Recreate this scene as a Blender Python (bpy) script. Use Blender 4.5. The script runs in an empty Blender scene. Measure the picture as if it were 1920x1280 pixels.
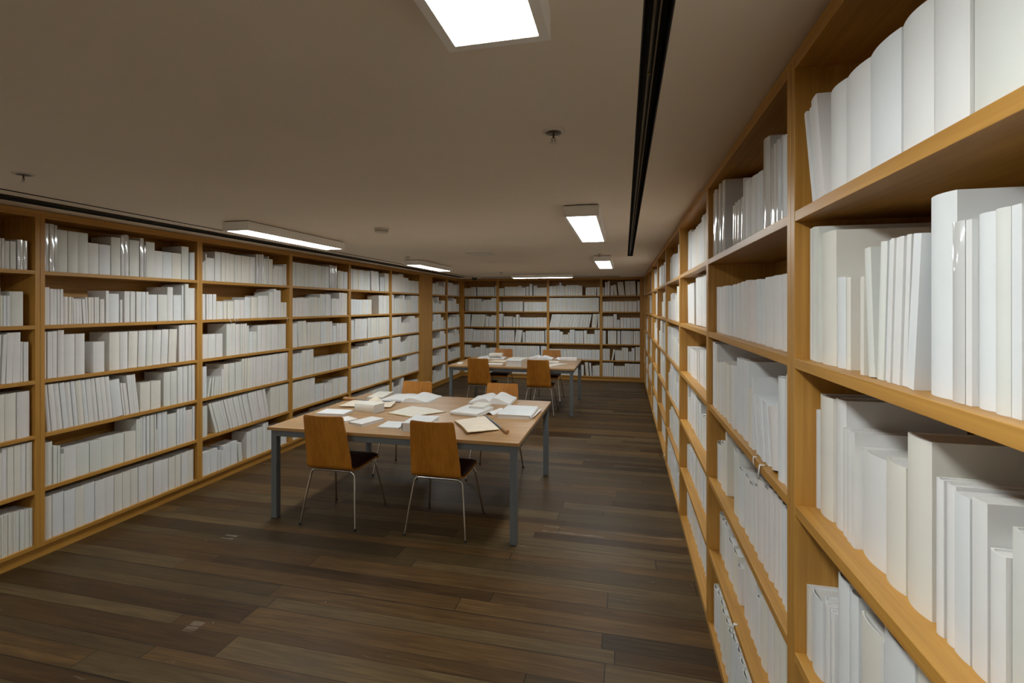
import bpy, math, random
from math import sin, cos, pi, radians
S = bpy.context.scene
COL = S.collection
rnd = random.Random(7)

# ---------------------------------------------------------------- camera, world, exposure
H = 1.7                                   # eye height
cd = bpy.data.cameras.new('camera'); cam = bpy.data.objects.new('camera', cd); COL.objects.link(cam)
cam.location = (0, 0, H); cam.rotation_euler = (pi/2, 0, 0.22794)
cd.sensor_width = 36.0; cd.lens = 907.54/1920*36; cd.shift_y = -66.9/1920; cd.clip_start = 0.02
S.camera = cam
w = bpy.data.worlds.new('world'); S.world = w; w.use_nodes = True
w.node_tree.nodes['Background'].inputs[0].default_value = (0.5, 0.45, 0.4, 1)
w.node_tree.nodes['Background'].inputs[1].default_value = 0.05
S.view_settings.view_transform = 'Standard'; S.view_settings.look = 'None'
S.view_settings.gamma = 1; S.view_settings.use_curve_mapping = False
S.view_settings.exposure = 0.0
LAMP = 26.8                               # radiance of the ceiling light diffusers
S.cycles.max_bounces = 10; S.cycles.diffuse_bounces = 7; S.cycles.glossy_bounces = 4
S.cycles.sample_clamp_indirect = 6.0; S.cycles.caustics_reflective = False; S.cycles.caustics_refractive = False

# ---------------------------------------------------------------- room measures (metres)
XL, XR, YB = -3.833, 0.415, 11.158        # front planes of the left, right and back bookcases
ZC = 2.346                                # ceiling
YF = -2.6                                 # wall behind the camera
Z1, PITCH, TB = 1.9362, 0.3674, 0.0258    # top of the first shelf down, shelf pitch, board thickness
DEEP = 0.32
WALLS = {'L': ((XL, 0), 0.0), 'R': ((XR, 0), pi), 'B': ((0, YB), -pi/2)}

# ---------------------------------------------------------------- materials
def mat(name):
    m = bpy.data.materials.new(name); m.use_nodes = True
    nt = m.node_tree; return m, nt, nt.nodes['Principled BSDF']
def N(nt, t, **kw):
    n = nt.nodes.new(t)
    for k, v in kw.items(): setattr(n, k, v)
    return n
def math_n(nt, op, a, b=None, c=None):
    n = N(nt, 'ShaderNodeMath', operation=op)
    for i, v in enumerate((a, b, c)):
        if v is None: continue
        if isinstance(v, (int, float)): n.inputs[i].default_value = v
        else: nt.links.new(v, n.inputs[i])
    return n.outputs[0]
def ramp(nt, fac, stops):
    r = N(nt, 'ShaderNodeValToRGB'); e = r.color_ramp.elements
    while len(e) < len(stops): e.new(0.5)
    for el, (p, c) in zip(e, stops): el.position = p; el.color = (*c, 1)
    nt.links.new(fac, r.inputs[0]); return r.outputs[0]
def plain(name, col, rough=0.6, metal=0.0, spec=0.5, var=0.0, scale=30, coat=0.0):
    m, nt, b = mat(name)
    b.inputs['Base Color'].default_value = (*col, 1)
    b.inputs['Roughness'].default_value = rough; b.inputs['Metallic'].default_value = metal
    b.inputs['Specular IOR Level'].default_value = spec; b.inputs['Coat Weight'].default_value = coat
    if var:
        tc = N(nt, 'ShaderNodeTexCoord'); n = N(nt, 'ShaderNodeTexNoise'); n.inputs['Scale'].default_value = scale
        nt.links.new(tc.outputs['Object'], n.inputs['Vector'])
        c = ramp(nt, n.outputs[0], [(0.3, [x*(1-var) for x in col]), (0.7, [min(1, x*(1+var)) for x in col])])
        nt.links.new(c, b.inputs['Base Color'])
    return m
def wood(name, c1, c2, grain='Z', rough=0.42, stretch=14, scale=6.0, coat=0.0, c3=None):
    """veneer: noise stretched along the grain"""
    m, nt, b = mat(name)
    tc = N(nt, 'ShaderNodeTexCoord'); mp = N(nt, 'ShaderNodeMapping')
    s = [scale*stretch]*3; s['XYZ'.index(grain)] = scale*0.35
    mp.inputs['Scale'].default_value = s
    nt.links.new(tc.outputs['Object'], mp.inputs['Vector'])
    n = N(nt, 'ShaderNodeTexNoise'); n.inputs['Scale'].default_value = 1.0; n.inputs['Detail'].default_value = 5
    n.inputs['Distortion'].default_value = 0.6
    nt.links.new(mp.outputs[0], n.inputs['Vector'])
    mp2 = N(nt, 'ShaderNodeMapping'); s2 = [scale*1.1]*3; s2['XYZ'.index(grain)] = scale*0.12
    mp2.inputs['Scale'].default_value = s2; nt.links.new(tc.outputs['Object'], mp2.inputs['Vector'])
    n2 = N(nt, 'ShaderNodeTexNoise'); n2.inputs['Scale'].default_value = 1.0; n2.inputs['Detail'].default_value = 3
    nt.links.new(mp2.outputs[0], n2.inputs['Vector'])
    f = math_n(nt, 'ADD', math_n(nt, 'MULTIPLY', n.outputs[0], 0.55), math_n(nt, 'MULTIPLY', n2.outputs[0], 0.45))
    c = ramp(nt, f, [(0.36, c1), (0.62, c2)])
    nt.links.new(c, b.inputs['Base Color'])
    b.inputs['Roughness'].default_value = rough; b.inputs['Coat Weight'].default_value = coat
    return m

M = {}
MAPLE1, MAPLE2 = (0.40, 0.19, 0.032), (0.56, 0.29, 0.060)
M['case_z'] = wood('maple_veneer_upright', MAPLE1, MAPLE2, 'Z')
M['case_y'] = wood('maple_veneer_shelf', MAPLE1, MAPLE2, 'Y')
M['case_x'] = wood('maple_veneer_shelf_back', MAPLE1, MAPLE2, 'X')
M['table'] = wood('walnut_laminate', (0.36, 0.205, 0.092), (0.51, 0.31, 0.148), 'X', rough=0.33, stretch=9, scale=5)
M['table_edge'] = wood('beech_edging', (0.36, 0.19, 0.06), (0.46, 0.26, 0.09), 'X', rough=0.4)
M['chair_ply'] = wood('beech_plywood', (0.37, 0.132, 0.010), (0.51, 0.200, 0.020), 'Z', rough=0.42, coat=0.08, stretch=8)
M['turned'] = plain('turned_wood', (0.45, 0.24, 0.10), 0.45, var=0.15)
M['pad'] = plain('maroon_vinyl', (0.035, 0.008, 0.006), 0.55)
M['chrome'] = plain('chrome', (0.62, 0.60, 0.56), 0.16, 1.0)
M['grey_steel'] = plain('grey_powder_coat', (0.135, 0.147, 0.152), 0.5)
M['rubber'] = plain('black_rubber', (0.015, 0.015, 0.015), 0.7)
M['rod'] = plain('grey_rod', (0.22, 0.24, 0.26), 0.4, 0.6)
M['paper_w'] = plain('white_paper', (0.83, 0.835, 0.84), 0.8, var=0.02, scale=14)
M['paper_c'] = plain('cream_paper', (0.80, 0.70, 0.57), 0.8, var=0.05, scale=14)
M['paper_n'] = plain('ivory_paper', (0.79, 0.75, 0.66), 0.8, var=0.04, scale=14)
M['deckle'] = plain('yellowed_paper_edge', (0.50, 0.34, 0.14), 0.9, var=0.3, scale=90)
M['pages'] = plain('page_edges', (0.70, 0.69, 0.66), 0.85, var=0.05, scale=200)
M['tissue'] = plain('glassine_wrap', (0.70, 0.72, 0.74), 0.22, spec=0.7)
M['black'] = plain('black_recess', (0.012, 0.012, 0.013), 0.6)
M['bronze'] = plain('bronze_rail', (0.10, 0.085, 0.06), 0.35, 0.6)
M['screw'] = plain('brass_screw', (0.6, 0.45, 0.15), 0.3, 1.0)
M['white_metal'] = plain('white_enamel', (0.86, 0.84, 0.80), 0.45)
M['plastic'] = plain('white_plastic', (0.66, 0.63, 0.56), 0.5)
M['dark_glass'] = plain('smoked_dome', (0.02, 0.02, 0.02), 0.12)
M['plaster'] = plain('ceiling_plaster', (0.79, 0.71, 0.60), 0.9, var=0.02, scale=1.5)
M['wall'] = plain('wall_paint', (0.72, 0.68, 0.60), 0.9, var=0.02, scale=2)
M['ribbon'] = plain('white_ribbon', (0.74, 0.72, 0.70), 0.7)
cov = {'w': (0.79, 0.785, 0.77), 'k': (0.765, 0.785, 0.795), 'c': (0.79, 0.765, 0.69), 'v': (0.74, 0.75, 0.705), 'p': (0.79, 0.76, 0.74)}
for k, c in cov.items(): M['cover_'+k] = plain('book_cover_'+k, c, 0.62, var=0.025, scale=9)
M['cover_g'] = plain('book_cover_glossy', (0.68, 0.68, 0.67), 0.10, spec=0.9, coat=0.7)
def lamp_mat():
    m, nt, b = mat('opal_diffuser')
    b.inputs['Base Color'].default_value = (0.9, 0.9, 0.9, 1)
    b.inputs['Emission Color'].default_value = (0.935, 0.985, 0.98, 1)
    b.inputs['Emission Strength'].default_value = LAMP
    return m
M['lamp'] = lamp_mat()
MARKS = [(-3.80, -2.75, 4.488, .010), (-3.2, -1.2, 5.37, .007), (-2.26, -2.19, 2.12, .04), (-2.88, -2.78, 3.0, .03), (-.6, -.15, 3.62, .012), (-.1, .41, 5.255, .008), (-.6, .41, 3.70, .007)]
def floor_mat():
    m, nt, b = mat('old_hardwood_boards'); L = nt.links
    g = N(nt, 'ShaderNodeNewGeometry'); sp = N(nt, 'ShaderNodeSeparateXYZ'); L.new(g.outputs['Position'], sp.inputs[0])
    X, Y = sp.outputs[0], sp.outputs[1]
    # board rows of uneven width: Y' = Y + a sin(b Y)
    yy = math_n(nt, 'ADD', math_n(nt, 'MULTIPLY', Y, 8.6), math_n(nt, 'MULTIPLY', math_n(nt, 'SINE', math_n(nt, 'MULTIPLY', Y, 23.3)), 0.16))
    row = math_n(nt, 'FLOOR', yy); fy = math_n(nt, 'SUBTRACT', yy, row)
    wr = N(nt, 'ShaderNodeTexWhiteNoise', noise_dimensions='1D'); L.new(row, wr.inputs['W'])
    xx = math_n(nt, 'ADD', math_n(nt, 'MULTIPLY', X, 0.52), math_n(nt, 'MULTIPLY', wr.outputs['Value'], 9.7))
    colm = math_n(nt, 'FLOOR', xx); fx = math_n(nt, 'SUBTRACT', xx, colm)
    cb = N(nt, 'ShaderNodeCombineXYZ'); L.new(row, cb.inputs[0]); L.new(colm, cb.inputs[1])
    wn = N(nt, 'ShaderNodeTexWhiteNoise', noise_dimensions='2D'); L.new(cb.outputs[0], wn.inputs['Vector'])
    # grain, shifted per board
    mp = N(nt, 'ShaderNodeCombineXYZ')
    L.new(math_n(nt, 'ADD', math_n(nt, 'MULTIPLY', X, 2.2), math_n(nt, 'MULTIPLY', wn.outputs['Value'], 37.0)), mp.inputs[0])
    L.new(math_n(nt, 'ADD', math_n(nt, 'MULTIPLY', Y, 34.0), math_n(nt, 'MULTIPLY', wn.outputs['Value'], 91.0)), mp.inputs[1])
    gr = N(nt, 'ShaderNodeTexNoise'); gr.inputs['Scale'].default_value = 1.0; gr.inputs['Detail'].default_value = 6; gr.inputs['Distortion'].default_value = 1.2
    L.new(mp.outputs[0], gr.inputs['Vector'])
    big = N(nt, 'ShaderNodeTexNoise'); big.inputs['Scale'].default_value = 1.4; big.inputs['Detail'].default_value = 4; L.new(g.outputs['Position'], big.inputs['Vector'])
    f = math_n(nt, 'ADD', math_n(nt, 'ADD', math_n(nt, 'MULTIPLY', wn.outputs['Value'], 0.30), math_n(nt, 'MULTIPLY', gr.outputs[0], 0.56)), math_n(nt, 'MULTIPLY', big.outputs[0], 0.20))
    base = ramp(nt, f, [(0.26, (0.028, 0.014, 0.005)), (0.42, (0.056, 0.029, 0.010)), (0.58, (0.086, 0.047, 0.016)), (0.80, (0.165, 0.092, 0.033))])
    # greenish-grey wear on some boards
    wear = N(nt, 'ShaderNodeTexWhiteNoise', noise_dimensions='2D'); cb2 = N(nt, 'ShaderNodeCombineXYZ'); L.new(colm, cb2.inputs[0]); L.new(row, cb2.inputs[1]); L.new(cb2.outputs[0], wear.inputs['Vector'])
    mx = N(nt, 'ShaderNodeMix', data_type='RGBA'); L.new(math_n(nt, 'MULTIPLY', math_n(nt, 'GREATER_THAN', wear.outputs['Value'], 0.5), 0.6), mx.inputs['Factor'])
    L.new(base, mx.inputs['A']); gy = N(nt, 'ShaderNodeHueSaturation'); gy.inputs['Hue'].default_value = 0.52; gy.inputs['Saturation'].default_value = 0.85; L.new(base, gy.inputs['Color']); L.new(gy.outputs[0], mx.inputs['B'])
    # joints
    jy = math_n(nt, 'LESS_THAN', math_n(nt, 'MINIMUM', fy, math_n(nt, 'SUBTRACT', 1.0, fy)), 0.016)
    jx = math_n(nt, 'LESS_THAN', math_n(nt, 'MINIMUM', fx, math_n(nt, 'SUBTRACT', 1.0, fx)), 0.0013)
    j = math_n(nt, 'MAXIMUM', jy, jx)
    mj = N(nt, 'ShaderNodeMix', data_type='RGBA'); L.new(math_n(nt, 'MULTIPLY', j, 0.85), mj.inputs['Factor']); L.new(mx.outputs['Result'], mj.inputs['A']); mj.inputs['B'].default_value = (0.012, 0.008, 0.006, 1)
    # pale scratches and specks
    sv = N(nt, 'ShaderNodeMapping'); sv.inputs['Scale'].default_value = (1.3, 5.5, 1); sv.inputs['Rotation'].default_value = (0, 0, 0.15); L.new(g.outputs['Position'], sv.inputs['Vector'])
    sn = N(nt, 'ShaderNodeTexNoise'); sn.inputs['Scale'].default_value = 2.3; sn.inputs['Detail'].default_value = 9; sn.inputs['Roughness'].default_value = 0.72; L.new(sv.outputs[0], sn.inputs['Vector'])
    vo = N(nt, 'ShaderNodeTexVoronoi'); vo.inputs['Scale'].default_value = 5.0; L.new(g.outputs['Position'], vo.inputs['Vector'])
    sc = math_n(nt, 'MAXIMUM', math_n(nt, 'MULTIPLY', math_n(nt, 'GREATER_THAN', sn.outputs[0], 0.66), 0.30), math_n(nt, 'MULTIPLY', math_n(nt, 'LESS_THAN', vo.outputs['Distance'], 0.022), 0.8))
    ms = N(nt, 'ShaderNodeMix', data_type='RGBA'); 
    # chalky wear along a few board joints and two scuffs: (x0, x1, y, half width)
    for x0, x1, y0, hw in MARKS:
        inx = math_n(nt, 'MULTIPLY', math_n(nt, 'GREATER_THAN', X, x0), math_n(nt, 'LESS_THAN', X, x1))
        near = math_n(nt, 'LESS_THAN', math_n(nt, 'ABSOLUTE', math_n(nt, 'SUBTRACT', Y, y0)), hw)
        sc = math_n(nt, 'MAXIMUM', sc, math_n(nt, 'MULTIPLY', math_n(nt, 'MULTIPLY', inx, near), math_n(nt, 'MULTIPLY', math_n(nt, 'GREATER_THAN', gr.outputs[0], 0.47), 0.42)))
    L.new(sc, ms.inputs['Factor']); L.new(mj.outputs['Result'], ms.inputs['A']); ms.inputs['B'].default_value = (0.30, 0.25, 0.20, 1)
    L.new(ms.outputs['Result'], b.inputs['Base Color'])
    L.new(math_n(nt, 'ADD', math_n(nt, 'MULTIPLY', gr.outputs[0], 0.22), 0.34), b.inputs['Roughness'])
    b.inputs['Specular IOR Level'].default_value = 0.18
    bp = N(nt, 'ShaderNodeBump'); bp.inputs['Strength'].default_value = 0.25; bp.inputs['Distance'].default_value = 0.003
    L.new(math_n(nt, 'SUBTRACT', math_n(nt, 'MULTIPLY', gr.outputs[0], 0.5), j), bp.inputs['Height']); L.new(bp.outputs[0], b.inputs['Normal'])
    return m
M['floor'] = floor_mat()

# ---------------------------------------------------------------- mesh helpers
class MB:
    def __init__(s): s.v = []; s.f = []; s.m = []; s.sm = []; s.mats = []
    def mi(s, m):
        if m not in s.mats: s.mats.append(m)
        return s.mats.index(m)
    def face(s, pts, m=None, smooth=False):
        k = len(s.v); s.v += pts; s.f.append(tuple(range(k, k+len(pts)))); s.m.append(s.mi(m)); s.sm.append(smooth)
    def box(s, x0, x1, y0, y1, z0, z1, m=None):
        k = len(s.v)
        s.v += [(x0,y0,z0),(x1,y0,z0),(x1,y1,z0),(x0,y1,z0),(x0,y0,z1),(x1,y0,z1),(x1,y1,z1),(x0,y1,z1)]
        for q in ((0,3,2,1),(4,5,6,7),(0,1,5,4),(1,2,6,5),(2,3,7,6),(3,0,4,7)):
            s.f.append(tuple(k+i for i in q)); s.m.append(s.mi(m)); s.sm.append(False)
    def grid(s, rows, m=None, smooth=True, closed=False):
        """rows: list of equal-length point lists"""
        k = len(s.v); n = len(rows[0])
        for r in rows: s.v += r
        for i in range(len(rows)-1):
            for j in range(n if closed else n-1):
                j2 = (j+1) % n
                s.f.append((k+i*n+j, k+i*n+j2, k+(i+1)*n+j2, k+(i+1)*n+j)); s.m.append(s.mi(m)); s.sm.append(smooth)
    def tube(s, pts, r, m=None, n=10, caps=True, rs=None):
        from mathutils import Vector
        P = [Vector(p) for p in pts]; rows = []; up = None
        for i, p in enumerate(P):
            t = (P[min(i+1, len(P)-1)]-P[max(i-1, 0)]).normalized()
            if up is None: up = Vector((0,0,1)) if abs(t.z) < .9 else Vector((1,0,0))
            a = t.cross(up).normalized(); bb = a.cross(t).normalized(); up = bb
            rr = rs[i] if rs else r
            rows.append([tuple(p+a*(rr*cos(q*2*pi/n))+bb*(rr*sin(q*2*pi/n))) for q in range(n)])
        s.grid(rows, m, True, True)
        if caps: s.face(rows[0][::-1], m); s.face(rows[-1], m)
    def lathe(s, prof, m=None, n=20, c=(0,0,0)):
        """prof: (radius, z) list"""
        rows = [[(c[0]+r*cos(q*2*pi/n), c[1]+r*sin(q*2*pi/n), c[2]+z) for q in range(n)] for r, z in prof]
        s.grid(rows, m, True, True)
        s.face(rows[0][::-1], m); s.face(rows[-1], m)
    def build(s, name, m=None, parent=None, loc=(0,0,0), rot=(0,0,0), bevel=0.0, **tags):
        me = bpy.data.meshes.new(name); me.from_pydata(s.v, [], s.f)
        ms = [x if x is not None else m for x in s.mats]
        for x in ms: me.materials.append(x)
        me.polygons.foreach_set('material_index', s.m); me.polygons.foreach_set('use_smooth', s.sm)
        me.update()
        o = bpy.data.objects.new(name, me); COL.objects.link(o); o.location = loc; o.rotation_euler = rot
        if parent: o.parent = parent
        if bevel:
            bv = o.modifiers.new('bevel', 'BEVEL'); bv.width = bevel; bv.segments = 2; bv.limit_method = 'ANGLE'
        tag(o, **tags); return o
def tag(o, label=None, cat=None, group=None, kind=None):
    if label: o['label'] = label
    if cat: o['category'] = cat
    if group: o['group'] = group
    if kind: o['kind'] = kind
def empty(name, loc, rot=(0,0,0), **tags):
    o = bpy.data.objects.new(name, None); COL.objects.link(o); o.location = loc; o.rotation_euler = rot
    o.empty_display_size = 0.05; tag(o, **tags); return o
def box(name, x0, x1, y0, y1, z0, z1, m, **k):
    b = MB(); b.box(x0, x1, y0, y1, z0, z1); return b.build(name, m, **k)

# ---------------------------------------------------------------- shell
WX0, WX1, WY1 = XL-DEEP-.02, XR+DEEP+.02, YB+DEEP+.02
box('floor', WX0-.1, WX1+.1, YF-.1, WY1+.1, -.1, 0, M['floor'], kind='structure', label='dark brown hardwood floor of worn long boards')
box('wall_left', WX0-.1, WX0, YF-.1, WY1+.1, 0, ZC+.2, M['wall'], kind='structure')
box('wall_right', WX1, WX1+.1, YF-.1, WY1+.1, 0, ZC+.2, M['wall'], kind='structure')
box('wall_back', WX0, WX1, WY1, WY1+.1, 0, ZC+.2, M['wall'], kind='structure')
box('wall_front', WX0, WX1, YF-.1, YF, 0, ZC+.2, M['wall'], kind='structure')
# ceiling, open where the slots run
SLOTS = [(0.040, 0.106, YF+.4, 6.48), (-3.376, -3.342, YF+.4, 10.30), (-3.680, -3.490, YF+.4, 10.45), (-3.25, -0.10, 10.70, 10.86), (-3.10, -0.75, 10.30, 10.335)]
xs = sorted({WX0, WX1} | {s[0] for s in SLOTS} | {s[1] for s in SLOTS}); ys = sorted({YF, WY1} | {s[2] for s in SLOTS} | {s[3] for s in SLOTS})
c = MB()
for i in range(len(xs)-1):
    for j in range(len(ys)-1):
        mx_, my_ = (xs[i]+xs[i+1])/2, (ys[j]+ys[j+1])/2
        if any(a < mx_ < b2 and c2 < my_ < d for a, b2, c2, d in SLOTS): continue
        c.face([(xs[i], ys[j], ZC), (xs[i], ys[j+1], ZC), (xs[i+1], ys[j+1], ZC), (xs[i+1], ys[j], ZC)])
c.box(WX0, WX1, YF, WY1, ZC+.1, ZC+.2)
c.build('ceiling', M['plaster'], kind='structure', label='plain warm white plaster ceiling')

def channel(b, x0, x1, y0, y1, z0=ZC, z1=ZC+.07, t=.003):
    b.box(x0, x0+t, y0, y1, z0, z1); b.box(x1-t, x1, y0, y1, z0, z1)
    b.box(x0, x1, y0, y0+t, z0, z1); b.box(x0, x1, y1-t, y1, z0, z1); b.box(x0, x1, y0, y1, z1, z1+t)
def slot(i, name, label, rails, cat):
    x0, x1, y0, y1 = SLOTS[i]
    r = empty(name, ((x0+x1)/2, (y0+y1)/2, ZC), label=label, cat=cat)
    cx, cy = (x0+x1)/2, (y0+y1)/2
    b = MB(); channel(b, x0-cx, x1-cx, y0-cy, y1-cy, 0, .07); b.build('housing', M['black'], r)
    alongx = (x1-x0) > (y1-y0)
    for q0, q1, m in rails:
        b = MB()
        if alongx: b.box(x0-cx+.004, x1-cx-.004, y0-cy+(y1-y0)*q0, y0-cy+(y1-y0)*q1, .012, .03)
        else: b.box(x0-cx+(x1-x0)*q0, x0-cx+(x1-x0)*q1, y0-cy+.004, y1-cy-.004, .012, .03)
        b.build('rail' if cat == 'track' else 'blade', m, r)
    return r, cx, cy
r, cx, cy = slot(0, 'ceiling_track', 'long black recessed ceiling track running along beside the right bookcases', [(.34, .44, M['bronze']), (.56, .62, M['bronze'])], 'track')
for yy in (1.42, 4.2):
    b = MB(); b.lathe([(.0025, -.003), (.0035, 0), (.0035, .006)]); b.build('screw', M['screw'], r, loc=(-.004, yy-cy, .010))
slot(1, 'ceiling_slot', 'thin dark slot in the ceiling along the left bookcases', [], 'slot')
slot(2, 'linear_vent', 'wide dark slatted air vent in the ceiling close to the left bookcases', [(.12, .17, M['bronze']), (.36, .41, M['bronze']), (.60, .65, M['bronze']), (.84, .89, M['bronze'])], 'vent')
slot(3, 'linear_vent', 'dark slatted air vent in the ceiling close to the back bookcases', [(.2, .27, M['bronze']), (.46, .53, M['bronze']), (.74, .81, M['bronze'])], 'vent')
slot(4, 'ceiling_slot', 'short thin slot in the ceiling in front of the back vent', [], 'slot')

# plinths, top fillers, corner fillers
PL = Z1-5*PITCH-TB
def wallbox(name, wall, s0, s1, x0, x1, z0, z1, m, **k):
    (ox, oy), rz = WALLS[wall]
    b = MB(); b.box(x0, x1, s0, s1, z0, z1); return b.build(name, m, loc=(ox, oy, 0), rot=(0, 0, rz), **k)
ZT = Z1-PITCH*0+PITCH-TB*0 # placeholder level above the top row
ZTOP = 2.2924
ST = dict(kind='structure')
wallbox('trim_1', 'L', -1.32, YB+.018, -.04, -.018, 0, PL, M['case_y'], **ST)
wallbox('trim_2', 'R', -YB-.018, 1.19, -.04, -.018, 0, PL, M['case_y'], **ST)
wallbox('trim_3', 'B', XL-.018, XR+.018, -.04, -.018, 0, PL, M['case_y'], **ST)
wallbox('trim_4', 'L', -1.32, YB, -.05, -.008, ZTOP+TB, ZC-.004, M['case_y'], **ST)
wallbox('trim_5', 'R', -YB, 1.19, -.05, -.008, ZTOP+TB, ZC-.004, M['case_y'], **ST)
wallbox('trim_6', 'B', XL, XR, -.05, -.008, ZTOP+TB, ZC-.004, M['case_y'], **ST)
wallbox('trim_7', 'L', 8.700, 9.275, -DEEP, 0, PL*0, ZTOP+TB, M['case_z'], label='flat wooden pilaster panel between the left bookcases', **ST)
wallbox('trim_8', 'L', 11.075, YB+.02, -.06, -.004, PL, ZTOP+TB, M['case_z'], **ST)
wallbox('trim_9', 'R', -YB, -11.075, -.06, -.004, PL, ZTOP+TB, M['case_z'], **ST)
wallbox('trim_10', 'B', XL, -3.808, -.06, -.004, PL, ZTOP+TB, M['case_z'], **ST)
wallbox('trim_11', 'B', 0.374, XR, -.06, -.004, PL, ZTOP+TB, M['case_z'], **ST)

# ---------------------------------------------------------------- bookcases
SP = 0.0284
LB = [-0.0626+1.2603*i for i in range(8)]; LB[-1] = 8.700; LB = LB[:8]
RB = [0.0887-1.28, 0.0887]  # filled below in wall coordinates s = -Y
bays = []          # (key, wall, s0, s1)
for i in range(7): bays.append(('L%d' % (i-1), 'L', LB[i], LB[i+1]))
bays += [('L6', 'L', 9.275, 10.1525), ('L7', 'L', 10.1525, 11.075)]
for i in range(-1, 8):
    y0 = 1.3687+1.28*(i-1); y1 = min(y0+1.28, 11.075)
    if i == 8: break
    bays.append(('R%d' % i, 'R', -y1, -y0))
bays.append(('R8', 'R', -11.075, -(1.3687+1.28*7)))
bx_ = [-3.808, -2.942, -1.7305, -0.513, 0.374]
for i in range(4): bays.append(('B%d' % (i+1), 'B', bx_[i], bx_[i+1]))
ORD = ['first', 'second', 'third', 'fourth', 'fifth', 'sixth', 'seventh', 'eighth', 'ninth', 'tenth', 'eleventh', 'twelfth', 'thirteenth', 'fourteenth', 'fifteenth', 'sixteenth', 'seventeenth', 'eighteenth', 'nineteenth']
def ordinal(n):
    if n < 19: return ORD[n]
    t, u = divmod(n+1, 10); tn = {2: ('twentieth', 'twenty'), 3: ('thirtieth', 'thirty'), 4: ('fortieth', 'forty')}[t]
    return tn[0] if u == 0 else tn[1]+'-'+ORD[u-1]
BAYNAME = {'L-1': 'left wall bookcase nearest the camera, out of frame', 'L0': 'leftmost bookcase on the left wall, cut off by the frame',
 'L1': 'second bookcase from the left on the left wall, beside the first stile', 'L2': 'third bookcase from the left on the left wall',
 'L3': 'fourth bookcase from the left on the left wall, behind the near table', 'L4': 'fifth bookcase from the left on the left wall', 'L5': 'sixth bookcase on the left wall, just before the flat wooden panel',
 'L6': 'narrow left wall bookcase just beyond the flat wooden panel', 'L7': 'narrow left wall bookcase in the far left corner',
 'R-1': 'right wall bookcase behind the camera', 'R0': 'nearest bookcase at the right edge, with the largest books',
 'R1': 'second nearest bookcase on the right wall', 'R2': 'third nearest bookcase on the right wall', 'R3': 'fourth nearest bookcase on the right wall', 'R4': 'fifth nearest bookcase on the right wall',
 'R5': 'sixth nearest bookcase on the right wall', 'R6': 'seventh nearest bookcase on the right wall', 'R7': 'eighth nearest bookcase on the right wall', 'R8': 'bookcase in the far right corner on the right wall',
 'B1': 'leftmost bookcase on the far back wall', 'B2': 'second bookcase from the left on the back wall', 'B3': 'third bookcase from the left on the back wall', 'B4': 'rightmost bookcase on the back wall'}
def bookcase(key, wall, s0, s1):
    (ox, oy), rz = WALLS[wall]; wd = s1-s0; cs = (s0+s1)/2
    lx, ly = ox-sin(rz)*cs, oy+cos(rz)*cs
    r = empty('bookcase', (lx, ly, 0), (0, 0, rz), label='maple '+BAYNAME[key], cat='bookcase', group='maple bookcases lining the room')
    hw = wd/2; g = .0006
    for y0, y1 in ((-hw+g, -hw+SP), (hw-SP, hw-g)):
        b = MB(); b.box(-DEEP, 0, y0, y1, PL, ZTOP+TB); b.build('side_panel', M['case_z'], r, bevel=.0012)
    b = MB(); b.box(-DEEP+.012, -.001, -hw+SP, hw-SP, ZTOP, ZTOP+TB); b.build('top_panel', M['case_y'], r)
    b = MB(); b.box(-DEEP, -DEEP+.012, -hw+SP, hw-SP, PL, ZTOP+TB); b.build('back_panel', M['case_y'], r)
    for k in range(6):
        z = Z1-k*PITCH
        b = MB(); b.box(-DEEP+.012, -.001, -hw+SP, hw-SP, z-TB, z); b.build('shelf', M['case_y'], r, bevel=.0012)
    return r
for bb in bays: bookcase(*bb)

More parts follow.
